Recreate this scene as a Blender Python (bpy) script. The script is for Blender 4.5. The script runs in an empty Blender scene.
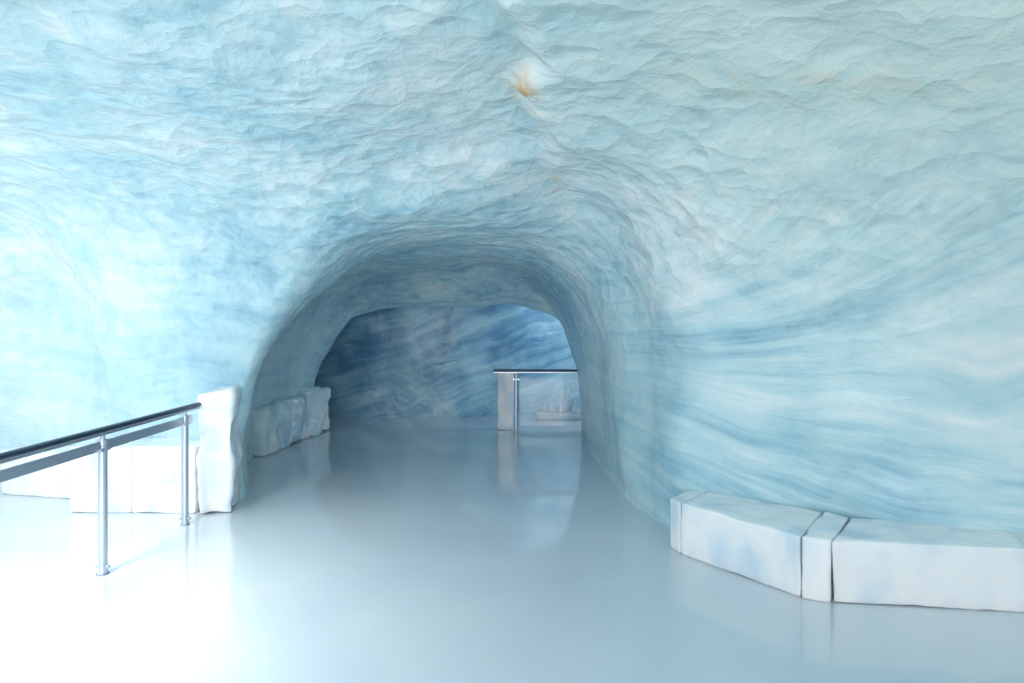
import bpy, bmesh, math, random
import numpy as np
from mathutils import Vector, Matrix
random.seed(3); rng=np.random.default_rng(5)
scene=bpy.context.scene
scene.view_settings.view_transform='Standard'
scene.view_settings.look='None'
scene.view_settings.exposure=0.0
CH=1.7; FP=600.0

# ------------------------------------------------------------ helpers
def link(o): scene.collection.objects.link(o); return o
def nodes(name):
    m=bpy.data.materials.new(name); m.use_nodes=True
    nt=m.node_tree; b=nt.nodes['Principled BSDF']; return m,nt,b
def mth(nt,op,a,b=None,c=None,clamp=False):
    n=nt.nodes.new('ShaderNodeMath'); n.operation=op; n.use_clamp=clamp
    for i,v in enumerate((a,b,c)):
        if v is None: continue
        if isinstance(v,(int,float)): n.inputs[i].default_value=v
        else: nt.links.new(v,n.inputs[i])
    return n.outputs[0]
def ramp(nt,fac,stops):
    r=nt.nodes.new('ShaderNodeValToRGB'); e=r.color_ramp.elements
    while len(e)<len(stops): e.new(0.5)
    for i,(p,c) in enumerate(stops):
        e[i].position=p; e[i].color=(*c,1)
    nt.links.new(fac,r.inputs[0]); return r.outputs[0]
def mixc(nt,fac,a,b,mode='MIX'):
    n=nt.nodes.new('ShaderNodeMix'); n.data_type='RGBA'; n.blend_type=mode
    for s,v in ((0,fac),(6,a),(7,b)):
        if isinstance(v,(int,float)): n.inputs[s].default_value=v
        elif isinstance(v,tuple): n.inputs[s].default_value=(*v,1)
        else: nt.links.new(v,n.inputs[s])
    return n.outputs[2]
def mapping(nt,vec,scale):
    m=nt.nodes.new('ShaderNodeMapping'); m.inputs['Scale'].default_value=scale
    nt.links.new(vec,m.inputs['Vector']); return m.outputs[0]
def noise(nt,vec,scale,detail=4,rough=.55,dist=0.0):
    n=nt.nodes.new('ShaderNodeTexNoise'); n.inputs['Scale'].default_value=scale
    n.inputs['Detail'].default_value=detail; n.inputs['Roughness'].default_value=rough
    n.inputs['Distortion'].default_value=dist
    nt.links.new(vec,n.inputs['Vector']); return n.outputs['Fac']

# ------------------------------------------------------------ materials
def cave_material():
    m,nt,b=nodes('glacier_ice')
    L=nt.links
    geo=nt.nodes.new('ShaderNodeNewGeometry').outputs['Position']
    fl=nt.nodes.new('ShaderNodeAttribute'); fl.attribute_name='flow'
    reg=nt.nodes.new('ShaderNodeAttribute'); reg.attribute_name='region'   # tone (incl. painted recess shade), green, stain
    sk=nt.nodes.new('ShaderNodeAttribute'); sk.attribute_name='relief'     # streak, chip
    sep=nt.nodes.new('ShaderNodeSeparateXYZ'); L.new(reg.outputs['Vector'],sep.inputs[0])
    tone,green,stain=sep.outputs
    sep2=nt.nodes.new('ShaderNodeSeparateXYZ'); L.new(sk.outputs['Vector'],sep2.inputs[0])
    streak,chip=sep2.outputs[0],sep2.outputs[1]
    flow=fl.outputs['Vector']
    wn=nt.nodes.new('ShaderNodeTexNoise'); wn.inputs['Scale'].default_value=.8; wn.inputs['Detail'].default_value=2
    L.new(geo,wn.inputs['Vector'])
    wa=nt.nodes.new('ShaderNodeVectorMath'); wa.operation='MULTIPLY_ADD'
    L.new(wn.outputs['Color'],wa.inputs[0]); wa.inputs[1].default_value=(.6,.6,.6); L.new(flow,wa.inputs[2])
    wf=wa.outputs[0]
    s1=noise(nt,mapping(nt,wf,(3.0,.40,.40)),1.5,4,.55)
    s2=noise(nt,mapping(nt,wf,(8.5,1.5,1.5)),1.5,4,.62)
    c1=noise(nt,geo,1.0,4,.55,.3)
    c2=noise(nt,geo,5.5,5,.68,.5)
    sf=mth(nt,'MULTIPLY_ADD',mth(nt,'SUBTRACT',s1,.5),1.15,mth(nt,'MULTIPLY',mth(nt,'SUBTRACT',s2,.5),.6))
    f=mth(nt,'MULTIPLY',sf,streak)
    f=mth(nt,'MULTIPLY_ADD',mth(nt,'SUBTRACT',c1,.5),1.1,f)
    f=mth(nt,'MULTIPLY_ADD',mth(nt,'MULTIPLY',mth(nt,'SUBTRACT',c2,.5),chip),1.0,f)
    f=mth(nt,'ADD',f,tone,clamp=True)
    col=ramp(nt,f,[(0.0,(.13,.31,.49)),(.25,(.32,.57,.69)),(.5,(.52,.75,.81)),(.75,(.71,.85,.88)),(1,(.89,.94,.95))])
    col=mixc(nt,mth(nt,'MULTIPLY',green,.8),col,(.65,.75,.68))
    st=mth(nt,'MULTIPLY',stain,ramp(nt,c2,[(.44,(0,0,0)),(.60,(1,1,1))]),clamp=True)
    col=mixc(nt,st,col,(.70,.38,.12))
    L.new(col,b.inputs['Base Color'])
    b.inputs['Roughness'].default_value=.4
    b.inputs['IOR'].default_value=1.35
    b.inputs['Subsurface Weight'].default_value=.35
    b.inputs['Subsurface Radius'].default_value=(.5,.9,1.0)
    b.inputs['Subsurface Scale'].default_value=.05
    b.inputs['Coat Weight'].default_value=.6; b.inputs['Coat Roughness'].default_value=.15; b.inputs['Coat IOR'].default_value=1.45
    vo=nt.nodes.new('ShaderNodeTexVoronoi'); vo.feature='F1'; vo.inputs['Scale'].default_value=5.5
    w2=nt.nodes.new('ShaderNodeTexNoise'); w2.inputs['Scale'].default_value=3; w2.inputs['Detail'].default_value=3
    L.new(geo,w2.inputs['Vector'])
    da=nt.nodes.new('ShaderNodeVectorMath'); da.operation='MULTIPLY_ADD'
    L.new(w2.outputs['Color'],da.inputs[0]); da.inputs[1].default_value=(.4,.4,.4)
    L.new(mapping(nt,geo,(.85,1.0,1.2)),da.inputs[2]); L.new(da.outputs[0],vo.inputs['Vector'])
    hh=mth(nt,'MULTIPLY_ADD',vo.outputs['Distance'],1.0,mth(nt,'MULTIPLY',c2,.75))
    hh=mth(nt,'MULTIPLY',hh,chip)
    hh=mth(nt,'MULTIPLY_ADD',mth(nt,'MULTIPLY',s2,streak),.25,hh)
    for st_,sock in ((.45,'Normal'),(.75,'Coat Normal')):
        bp=nt.nodes.new('ShaderNodeBump'); bp.inputs['Strength'].default_value=st_; bp.inputs['Distance'].default_value=.055
        L.new(hh,bp.inputs['Height']); L.new(bp.outputs[0],b.inputs[sock])
    return m
def block_material(name,a,bb,c):
    m,nt,b=nodes(name); L=nt.links
    geo=nt.nodes.new('ShaderNodeNewGeometry').outputs['Position']
    n1=noise(nt,mapping(nt,geo,(1,1,.6)),3.4,2,.5,.4)
    col=ramp(nt,n1,[(.34,a),(.46,bb),(.58,c)])
    L.new(col,b.inputs['Base Color']); b.inputs['Roughness'].default_value=.18; b.inputs['IOR'].default_value=1.45
    b.inputs['Subsurface Weight'].default_value=.4; b.inputs['Subsurface Radius'].default_value=(.6,.9,1.0); b.inputs['Subsurface Scale'].default_value=.07
    bp=nt.nodes.new('ShaderNodeBump'); bp.inputs['Strength'].default_value=.25; bp.inputs['Distance'].default_value=.02
    L.new(noise(nt,geo,7,3,.6),bp.inputs['Height']); L.new(bp.outputs[0],b.inputs['Normal'])
    return m
def clear_material(name,rough,tr,a,c):
    m,nt,b=nodes(name); L=nt.links
    geo=nt.nodes.new('ShaderNodeNewGeometry').outputs['Position']
    n1=noise(nt,geo,9,3,.5,.4)
    L.new(ramp(nt,n1,[(.3,a),(.7,c)]),b.inputs['Base Color'])
    b.inputs['Roughness'].default_value=rough; b.inputs['IOR'].default_value=1.35; b.inputs['Transmission Weight'].default_value=tr
    return m
def floor_material():
    m,nt,b=nodes('polished_ice_floor'); L=nt.links
    geo=nt.nodes.new('ShaderNodeNewGeometry').outputs['Position']
    n1=noise(nt,geo,.6,4,.55,.4)
    col=ramp(nt,n1,[(.3,(.58,.67,.73)),(.7,(.68,.75,.79))])
    L.new(col,b.inputs['Base Color'])
    b.inputs['Roughness'].default_value=.24
    b.inputs['IOR'].default_value=1.5
    b.inputs['Coat Weight'].default_value=1; b.inputs['Coat Roughness'].default_value=.055; b.inputs['Coat IOR'].default_value=1.5
    bp=nt.nodes.new('ShaderNodeBump'); bp.inputs['Strength'].default_value=.10; bp.inputs['Distance'].default_value=.02
    L.new(noise(nt,geo,2.2,2,.5),bp.inputs['Height']); L.new(bp.outputs[0],b.inputs['Normal'])
    return m
def steel(name,col,rough,met=1.0):
    m,nt,b=nodes(name); L=nt.links
    tc=nt.nodes.new('ShaderNodeTexCoord').outputs['Object']
    n1=noise(nt,mapping(nt,tc,(40,2,40)),4,3)
    L.new(ramp(nt,n1,[(.3,tuple(c*.88 for c in col)),(.7,col)]),b.inputs['Base Color'])
    b.inputs['Metallic'].default_value=met; b.inputs['Roughness'].default_value=rough
    return m
M_CAVE=cave_material(); M_FLOOR=floor_material()
M_CLEAR=clear_material('clear_ice',.1,.6,(.82,.91,.96),(.97,.99,1.0))
M_GLASS=clear_material('panel_glass',.02,1.0,(.93,.97,.98),(.97,.99,1.0))
M_BLOCK=block_material('carved_ice_block',(.68,.80,.90),(.85,.91,.96),(.94,.97,.98))
M_BENCH=block_material('blue_ice_block',(.44,.67,.80),(.62,.80,.88),(.80,.90,.94))
M_STEEL=steel('brushed_steel',(.60,.65,.73),.3,.8); M_DARK=steel('dark_handrail',(.07,.10,.14),.32)

# ------------------------------------------------------------ cave volume (implicit -> surface nets)
h=0.045
gx=np.arange(-7.2,6.2,h); gy=np.arange(-4.2,11.6,h); gz=np.arange(-.14,3.45,h)
X2,Y2=np.meshgrid(gx,gy,indexing='ij')
def poly_sd(P):
    P=np.array(P,float); d=np.full(X2.shape,1e9); s=np.zeros(X2.shape,bool)
    n=len(P)
    for i in range(n):
        a=P[i]; b=P[(i+1)%n]; e=b-a
        wx=X2-a[0]; wy=Y2-a[1]
        t=np.clip((wx*e[0]+wy*e[1])/(e@e),0,1)
        d=np.minimum(d,(wx-e[0]*t)**2+(wy-e[1]*t)**2)
        if a[1]!=b[1]:
            c=((a[1]>Y2)!=(b[1]>Y2)) & (X2<(b[0]-a[0])*(Y2-a[1])/(b[1]-a[1])+a[0]); s^=c
    d=np.sqrt(d); return np.where(s,-d,d)
def smooth_closed(P,it=2):
    P=[np.array(p,float) for p in P]
    for _ in range(it):
        Q=[]
        for i in range(len(P)):
            a=P[i]; b=P[(i+1)%len(P)]; Q+= [a*.75+b*.25,a*.25+b*.75]
        P=Q
    return P
chamber=[(-6.6,-7),(-6.6,2.5),(-6.2,4.8),(-5.2,6.0),(-4.3,6.0),(-3.5,5.65),(-2.5,5.5),(-1.5,5.5),(.5,5.6),(1.10,5.35),(1.25,4.80),(1.66,4.40),(2.25,4.02),(3.0,3.76),(4.3,3.42),(5.3,2.4),(5.6,0),(5.6,-7)]
tunnel=[(-2.44,3.6),(-2.44,5.5),(-2.70,6.2),(-3.1,6.8),(-3.2,7.5),(-2.95,8.9),(-2.9,9.6),(1.02,9.6),(1.02,8.0),(.98,6.5),(.98,5.0),(.9,3.6)]
endch=[(-6.5,9.3),(-3.2,9.05),(-2.6,8.95),(1.0,9.0),(4.5,9.2),(4.5,11.0),(2.2,11.0),(.9,10.7),(-.3,10.2),(-3,10.0),(-4.5,10.3),(-6.5,10.8)]
dA=poly_sd(smooth_closed(chamber)); dB=poly_sd(smooth_closed(tunnel,1)); dC=poly_sd(smooth_closed(endch,1))
HA=2.95+.06*np.sin(X2*1.1+1)+.05*np.sin(Y2*1.3)
sg=1/(1+np.exp(-(X2+.3)*4))
HB=np.interp(Y2,[3,5,6.5,9.2],[2.62,2.50,2.46,2.30])+(.05+.05*sg)*(X2+.7)
PB=1.78+(np.interp(Y2,[4.5,6.5,9],[3.2,2.7,2.1])-1.78)*sg
KK=(.16+.42*1/(1+np.exp(-(X2-.2)*5)))[:,:,None].astype(np.float32)
Z=gz[None,None,:].astype(np.float32)
def vault(d,R,H,p,z0,under):
    q=np.where(-d>R,0,1+d/R).astype(np.float32)
    q=np.maximum(q,0)[:,:,None]
    p=np.broadcast_to(np.asarray(p,np.float32),X2.shape)[:,:,None]
    zz=Z-z0
    up=np.maximum(zz,0)/(H[:,:,None]-z0).astype(np.float32)
    dn=np.maximum(-zz,0)*under
    return (((q**p+(up+dn)**p)**(1/p)-1)*min(R,1.4)).astype(np.float32)
def smin(a,b,k):
    hh=np.maximum(k-np.abs(a-b),0)/k
    return np.minimum(a,b)-hh*hh*k*.25
F=vault(dA,2.5,HA,2.5,.55,.55)
zf=np.clip((Z-.2)/1.0,0,1)
F=smin(F,vault(dB,1.55,HB,PB,.35,.3),.16+(KK-.16)*zf)
F=smin(F,vault(dC,.9,np.full(X2.shape,2.75),2.6,.3,.1),.14)

def surface_nets(F):
    nx,ny,nz=F.shape
    S=F<0
    acc=[np.zeros((nx-1,ny-1,nz-1),np.float32) for _ in range(3)]; cnt=np.zeros((nx-1,ny-1,nz-1),np.float32)
    def sl(o): return tuple(slice(o[i],(nx,ny,nz)[i]-1+o[i]) for i in range(3))
    C=[(a,b,c) for a in (0,1) for b in (0,1) for c in (0,1)]
    for a in C:
        for ax in range(3):
            if a[ax]==1: continue
            b=list(a); b[ax]=1
            fa=F[sl(a)]; fb=F[sl(b)]; cr=S[sl(a)]!=S[sl(b)]
            t=np.where(cr,fa/np.where(cr,fa-fb,1),0)
            for k in range(3):
                if k==ax: acc[k]+=np.where(cr,t,0)
                else: acc[k]+=np.where(cr,a[k],0)
            cnt+=cr
    act=cnt>0
    idx=np.full(act.shape,-1,np.int64); idx[act]=np.arange(act.sum())
    ii=np.argwhere(act)
    V=np.empty((len(ii),3))
    for k,g in enumerate((gx,gy,gz)):
        V[:,k]=g[0]+h*(ii[:,k]+acc[k][act]/cnt[act])
    quads=[]
    for ax in range(3):
        u=(ax+1)%3; v=(ax+2)%3
        s0=[slice(None)]*3; s1=[slice(None)]*3
        s0[ax]=slice(0,-1); s1[ax]=slice(1,None)
        ch=S[tuple(s0)]!=S[tuple(s1)]
        e=np.argwhere(ch)
        ok=(e[:,u]>=1)&(e[:,v]>=1)&(e[:,u]<F.shape[u]-1)&(e[:,v]<F.shape[v]-1)
        e=e[ok]
        free0=S[tuple(s0)][tuple(e.T)]
        def cell(du,dv):
            c=e.copy(); c[:,u]+=du; c[:,v]+=dv; return idx[tuple(c.T)]
        q=np.stack([cell(-1,-1),cell(0,-1),cell(0,0),cell(-1,0)],1)
        q[free0]=q[free0][:,::-1]
        quads.append(q)
    return V,np.concatenate(quads)
V,Q=surface_nets(F)

def vnormals(V,Q):
    n=np.cross(V[Q[:,2]]-V[Q[:,0]],V[Q[:,3]]-V[Q[:,1]])
    vn=np.zeros_like(V)
    for k in range(4): np.add.at(vn,Q[:,k],n)
    return vn/np.maximum(np.linalg.norm(vn,axis=1,keepdims=True),1e-9)
for _ in range(3):
    A=np.zeros_like(V); c=np.zeros(len(V))
    for k in range(4):
        np.add.at(A,Q[:,k],V[Q[:,(k+1)%4]]+V[Q[:,(k+3)%4]]); np.add.at(c,Q[:,k],2)
    V=V*.4+.6*A/np.maximum(c,1)[:,None]
LAT=rng.random((64,64,64))
def vnoise(P):
    p0=np.floor(P).astype(int); f=P-p0; f=f*f*(3-2*f); r=0
    for a in (0,1):
        for b in (0,1):
            for c in (0,1):
                w=(f[:,0] if a else 1-f[:,0])*(f[:,1] if b else 1-f[:,1])*(f[:,2] if c else 1-f[:,2])
                r=r+w*LAT[(p0[:,0]+a)%64,(p0[:,1]+b)%64,(p0[:,2]+c)%64]
    return r*2-1
vn=vnormals(V,Q)
x,y,z=V.T
# strata coordinate: on the right wall the layers fan up out of the tunnel corner
u=np.maximum(x-1.0,0)+.6*np.maximum(4.2-y,0)*(x>0)
sR=np.where(z>1.3,(z-1.3)/(.40+.24*u**1.7),(z-1.3)/(.55+.25*u))
sR=sR*1.3
sL=(z-1.0)*1.5+.12*x
wl=1/(1+np.exp(-(x+.4)*6))
s_=sL*(1-wl)+sR*wl
bk=y>9.05
s_=np.where(bk,z*1.3-.45*x,s_)
flowP=np.stack([s_,y*.7+np.where(x>0,-x,x)*.7,x*.3],1)
rw=wl*np.clip((x-.8)/.8,0,1)
streak=.25+.75*rw+.15*(1-wl)
streak*=np.where(vn[:,2]<-.75,.45,1)
streak=np.where(bk,.75,streak)
hi=np.clip((z-1.3)/1.0,0,1)
chip=np.clip(.45+.65*hi-.30*rw*(1-hi),0.1,1.1)
chip=np.where(y>8.9,.22,chip)
disp=.075*vnoise(V*.9+7)+.03*vnoise(V*2.3+3)
disp+=.025*streak*vnoise(flowP*np.array([3.5,.9,.9])+11)
disp+=hi*.018*vnoise(V*np.array([4,4.5,4.5])+21)+hi*.010*vnoise(V*9+5)
cr=np.array([(-.14,1.4),(-.07,2.3),(.02,3.0),(.06,3.5),(.2,4.0),(.34,4.8),(.45,5.2)])
cx=np.interp(y,cr[:,1],cr[:,0])+.05*np.sin(y*7)+.03*np.sin(y*17)
on=np.clip((y-1.2)/.3,0,1)*np.clip((5.2-y)/1.5,0,1)*(z>2.2)
disp+=on*(-.055*np.exp(-((x-cx)/.07)**2)+.04*np.tanh((x-cx)/.08)*np.exp(-np.abs(x-cx)/.5))
V=V+vn*disp[:,None]
vn=vnormals(V,Q)
x,y,z=V.T
def g(px,py,pz,s): return np.exp(-((x-px)**2+(y-py)**2+(z-pz)**2)/(2*s*s))
tone=.62+.08*g(-4.5,4.5,1.6,1.3)-.20*g(2.4,4.0,.4,.8)-.12*g(1.2,5,.6,.7)-.18*np.clip((y-5.6)/3,0,1)-.26*np.clip((y-8.9)/.3,0,1)+.35*g(1.0,10.6,.3,.6)+.08*g(.3,3.2,2.9,1.2)-.12*g(-1,5.0,2.6,.9)-.18*g(-2.3,5.2,1.7,.6)  # shade of tunnel and end chamber painted in as deeper tone
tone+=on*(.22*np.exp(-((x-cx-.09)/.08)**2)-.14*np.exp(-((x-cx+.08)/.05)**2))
green=.75*g(2.2,2.4,2.8,1.2)+.40*g(.6,3,2.9,1.0)
stain=1.8*np.exp(-((x-.07)/.05)**2-((y-3.36)/.16)**2)*(z>2.2)+.6*np.exp(-((x-.36)/.05)**2-((y-4.6)/.2)**2)*(z>2.2)
yy=3.05-.28*(x-.9)
stain+=.2*np.exp(-((y-yy)/.10)**2)*np.clip((x-.7)/.4,0,1)*np.clip((2.3-x)/.5,0,1)*(z>2.0)
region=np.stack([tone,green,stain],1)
relief=np.stack([streak,chip,chip*0],1)
fc=V[Q].mean(1)
fn=vn[Q].mean(1)
is_ceil=(fn[:,2]<-.72)
back=(fc[:,1]>8.9)&~is_ceil
right=(fc[:,0]>-.7)&~is_ceil&~back
left=~is_ceil&~back&~right
for name,mask in (('ceiling',is_ceil),('wall_back',back),('wall_right',right),('wall_left',left)):
    q=Q[mask]; used,inv=np.unique(q,return_inverse=True); q=inv.reshape(q.shape)
    me=bpy.data.meshes.new(name); v=V[used]
    me.from_pydata(v.tolist(),[],q.tolist()); me.update()
    me.polygons.foreach_set('use_smooth',np.ones(len(q),bool))
    me.normals_split_custom_set_from_vertices(vn[used].tolist())
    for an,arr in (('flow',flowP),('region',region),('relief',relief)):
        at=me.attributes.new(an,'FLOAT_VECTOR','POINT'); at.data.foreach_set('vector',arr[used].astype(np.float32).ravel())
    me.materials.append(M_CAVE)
    link(bpy.data.objects.new(name,me))

# ------------------------------------------------------------ floor
bm=bmesh.new(); bmesh.ops.create_grid(bm,x_segments=40,y_segments=40,size=1)
for v in bm.verts: v.co=Vector((v.co.x*7.2-.5,v.co.y*8.2+3.8,0))
me=bpy.data.meshes.new('floor'); bm.to_mesh(me); bm.free(); me.materials.append(M_FLOOR)
link(bpy.data.objects.new('floor',me))

# ------------------------------------------------------------ ice blocks
from mathutils import noise as mn
def block(bm,quad,z0,z1,taper=0.0,rough=.008,bev=.016,seed=0,top=None):
    t=bmesh.new(); c=sum((Vector((p[0],p[1],0)) for p in quad),Vector())/4
    lo=[t.verts.new((p[0],p[1],z0)) for p in quad]
    hi=[]
    for i,p in enumerate(quad):
        P=Vector((p[0],p[1],0)); P=c+(P-c)*(1+taper)
        hi.append(t.verts.new((P.x,P.y,top[i] if top else z1)))
    t.faces.new(lo[::-1]); t.faces.new(hi)
    for i in range(4): t.faces.new((lo[i],lo[(i+1)%4],hi[(i+1)%4],hi[i]))
    bmesh.ops.recalc_face_normals(t,faces=t.faces)
    bmesh.ops.bevel(t,geom=t.edges[:],offset=bev,segments=3,profile=.6,affect='EDGES')
    for _ in range(5):
        es=[e for e in t.edges if e.calc_length()>.06]
        if not es: break
        bmesh.ops.subdivide_edges(t,edges=es,cuts=1,use_grid_fill=True)
    bmesh.ops.triangulate(t,faces=[f for f in t.faces if len(f.verts)>4])
    t.normal_update()
    mv=[]
    for v in t.verts:
        n=mn.noise(v.co*3.5+Vector((seed*7.1,0,0)))*rough*1.6+mn.noise(v.co*11+Vector((0,seed*3.3,0)))*rough*.6
        mv.append(v.normal*n)
    for v,d in zip(t.verts,mv): v.co+=d; v.co.z=max(v.co.z,z0)
    tm=bpy.data.meshes.new('t'); t.to_mesh(tm); t.free(); bm.from_mesh(tm); bpy.data.meshes.remove(tm)
def finish(bm,name,mat,smooth=True):
    me=bpy.data.meshes.new(name); bm.to_mesh(me); bm.free(); me.materials.append(mat)
    if smooth: me.polygons.foreach_set('use_smooth',[True]*len(me.polygons))
    return link(bpy.data.objects.new(name,me))
bm=bmesh.new()
block(bm,[(1.165,4.42),(1.205,4.30),(1.52,4.62),(1.45,4.72)],0,.365,seed=8)
block(bm,[(1.21,4.29),(1.745,3.63),(2.12,4.1),(1.53,4.62)],0,.37,seed=1)
block(bm,[(1.75,3.62),(1.885,3.56),(2.25,4.0),(2.13,4.09)],0,.375,seed=2,rough=.014)
block(bm,[(1.90,3.56),(2.98,3.44),(3.13,3.85),(2.26,4.0)],0,.37,seed=3)
block(bm,[(2.985,3.44),(4.0,3.2),(4.2,3.6),(3.135,3.85)],0,.37,seed=4)
finish(bm,'ice_block_curb',M_BLOCK)
bm=bmesh.new()
block(bm,[(-3.84,5.2),(-3.3,5.2),(-3.3,5.62),(-3.84,5.7)],0,.57,seed=5)
block(bm,[(-3.295,5.2),(-2.74,5.18),(-2.74,5.6),(-3.295,5.62)],0,.575,seed=6)
block(bm,[(-4.9,5.75),(-3.86,5.55),(-3.86,5.9),(-4.9,6.1)],0,.42,seed=9)
finish(bm,'ice_block_low_wall',M_BLOCK)
bm=bmesh.new()
block(bm,[(-2.68,5.14),(-2.43,5.20),(-2.56,5.66),(-2.75,5.66)],0,1.06,taper=.12,rough=.03,seed=7,bev=.03)
finish(bm,'ice_pillar',M_BLOCK)
bm=bmesh.new()
P=[(-3.0,7.3),(-2.93,7.85),(-2.84,8.4),(-2.72,9.0)]
for i in range(3):
    a,b=P[i],P[i+1]
    block(bm,[(a[0]-.4,a[1]-.02),(a[0],a[1]-.02),(b[0],b[1]+.02),(b[0]-.4,b[1]+.02)],0,.58+.035*i,taper=-.03,rough=.05,bev=.05,seed=10+i)
finish(bm,'ice_block_bench',M_BENCH)
bm=bmesh.new()
block(bm,[(-.22,9.0),(.01,9.0),(.03,9.2),(-.2,9.2)],0,.88,rough=.012,seed=20,bev=.02)
finish(bm,'ice_pillar',M_BLOCK)
bm=bmesh.new()
for i,(px,py,w,hh,an) in enumerate([(.52,10.0,.07,.27,.5),(.66,10.08,.08,.42,.9),(.78,9.95,.06,.30,.2),(.90,10.08,.09,.52,.7),(1.03,9.97,.06,.33,1.1)]):
    q=[(px+w*1.4*math.cos(an+k*math.pi/2),py+w*1.4*math.sin(an+k*math.pi/2)) for k in range(4)]
    block(bm,q,.10,hh,taper=-.6,rough=.04,seed=30+i,bev=.02,top=[hh,hh-.05,hh-.08,hh-.02])
block(bm,[(.4,9.85),(1.15,9.85),(1.15,10.2),(.4,10.2)],0,.13,seed=36,bev=.03,rough=.02)
finish(bm,'ice_sculpture',M_CLEAR)

# ------------------------------------------------------------ railings
def cyl(bm,p0,p1,r,seg=20,flat=1.0):
    p0=Vector(p0); p1=Vector(p1); d=p1-p0
    m=Matrix.Translation((p0+p1)/2)@d.to_track_quat('Z','Y').to_matrix().to_4x4()@Matrix.Diagonal((1,flat,1,1))
    res=bmesh.ops.create_cone(bm,cap_ends=True,segments=seg,radius1=r,radius2=r,depth=d.length,matrix=m)
    es=list({e for v in res['verts'] for e in v.link_edges if len(e.link_faces)==2 and any(len(f.verts)>4 for f in e.link_faces)})
    bmesh.ops.bevel(bm,geom=es,offset=r*.15,segments=2,affect='EDGES')
def bar(bm,p0,p1,w,hh):
    p0=Vector(p0); p1=Vector(p1); d=(p1-p0); L_=d.length; d.normalize()
    up=Vector((0,0,1)) if abs(d.z)<.9 else Vector((0,1,0)); s=d.cross(up).normalized(); u=s.cross(d)
    m=Matrix((( s.x,d.x,u.x,0),(s.y,d.y,u.y,0),(s.z,d.z,u.z,0),(0,0,0,1)))
    m=Matrix.Translation((p0+p1)/2)@m@Matrix.Diagonal((w,L_,hh,1))
    res=bmesh.ops.create_cube(bm,size=1,matrix=m)
    es=list({e for v in res['verts'] for e in v.link_edges})
    bmesh.ops.bevel(bm,geom=es,offset=min(w,hh)*.2,segments=2,affect='EDGES')
def part(parent,name,mat,fn):
    bm=bmesh.new(); fn(bm); me=bpy.data.meshes.new(name); bm.to_mesh(me); bm.free(); me.materials.append(mat)
    me.polygons.foreach_set('use_smooth',[True]*len(me.polygons))
    me.set_sharp_from_angle(angle=math.radians(35))
    o=link(bpy.data.objects.new(name,me)); o.parent=parent; return o
def railing(A,B,posts,ht,glass=False,low=True):
    e=link(bpy.data.objects.new('handrail',None))
    A=Vector((*A,0)); B=Vector((*B,0)); d=(B-A).normalized(); U=Vector((0,0,1))
    part(e,'top_rail',M_DARK,lambda bm:cyl(bm,A+U*ht,B+U*ht,.027,24,.7))
    part(e,'rail_tray',M_STEEL,lambda bm:bar(bm,A+U*(ht-.028),B-d*.015+U*(ht-.028),.05,.012))
    if low: part(e,'lower_bar',M_STEEL,lambda bm:bar(bm,A+U*(ht-.105),B-d*.1+U*(ht-.105),.02,.065))
    if glass:
        part(e,'glass_panel',M_GLASS,lambda bm:bar(bm,A+d*(posts[0]+.06)+U*.46,A+d*(posts[1]-.06)+U*.46,.01,.74))
    for i,t in enumerate(posts):
        P=A+d*t
        def f(bm,P=P):
            cyl(bm,P,P+U*(ht-.07),.028,24); cyl(bm,P+U*(ht-.075),P+U*(ht-.03),.014,16)
            cyl(bm,P+U*(ht-.10),P+U*(ht-.06),.033,24)
            cyl(bm,P,P+U*.012,.04,24)
            cyl(bm,P+U*.05-Vector((.045,0,0)),P+U*.05+Vector((.045,0,0)),.012,12)
            bar(bm,P+U*(ht-.13)-d*.05,P+U*(ht-.13)+d*.05,.05,.02)
        part(e,'post_%d'%(i+1),M_STEEL,f)
    return e
railing((-2.78,1.4),(-2.675,5.12),[.9,2.57,3.52],.955)
railing((-.27,8.87),(1.35,8.87),[.33,1.5],.91,glass=True,low=False)

# ------------------------------------------------------------ lights
def area(name,loc,tgt,sx,sy,power,col,spread=180):
    l=bpy.data.lights.new(name,'AREA'); l.shape='RECTANGLE'; l.size=sx; l.size_y=sy; l.energy=power; l.color=col; l.spread=math.radians(spread)
    o=link(bpy.data.objects.new(name,l)); o.location=loc
    o.rotation_euler=(Vector(tgt)-Vector(loc)).to_track_quat('-Z','Y').to_euler(); return o
area('rear_fill',(-.5,-3.6,1.7),(0,4,1.4),6,2.4,190,(1,.965,.97))  # added fill behind the camera, at the open end of the shell
area('side_lamp',(-5.6,3.1,1.7),(-3.3,4.4,0),1.2,.9,46,(1,.97,.97))
area('floor_fill',(-3.1,2.2,2.5),(-2.7,2.9,0),.8,.8,62,(1,.98,.98),105)  # unseen fill added to brighten the floor at lower left
area('passage_fill',(2.1,9.5,1.9),(-3,8.4,.7),.6,.6,28,(.86,.92,1))  # added fill hidden behind the right wall, brightens bench and tunnel
w=bpy.data.worlds.new('World'); scene.world=w; w.use_nodes=True
bg=w.node_tree.nodes['Background']; bg.inputs[0].default_value=(1,.97,.98,1); bg.inputs[1].default_value=.85

# ------------------------------------------------------------ camera
cam=bpy.data.cameras.new('camera'); co=link(bpy.data.objects.new('camera',cam))
cam.sensor_width=36; cam.lens=36*FP/1024; cam.shift_y=-24.5/1024
co.location=(0,0,CH); co.rotation_euler=(math.radians(90),0,0); cam.clip_start=.05
scene.camera=co
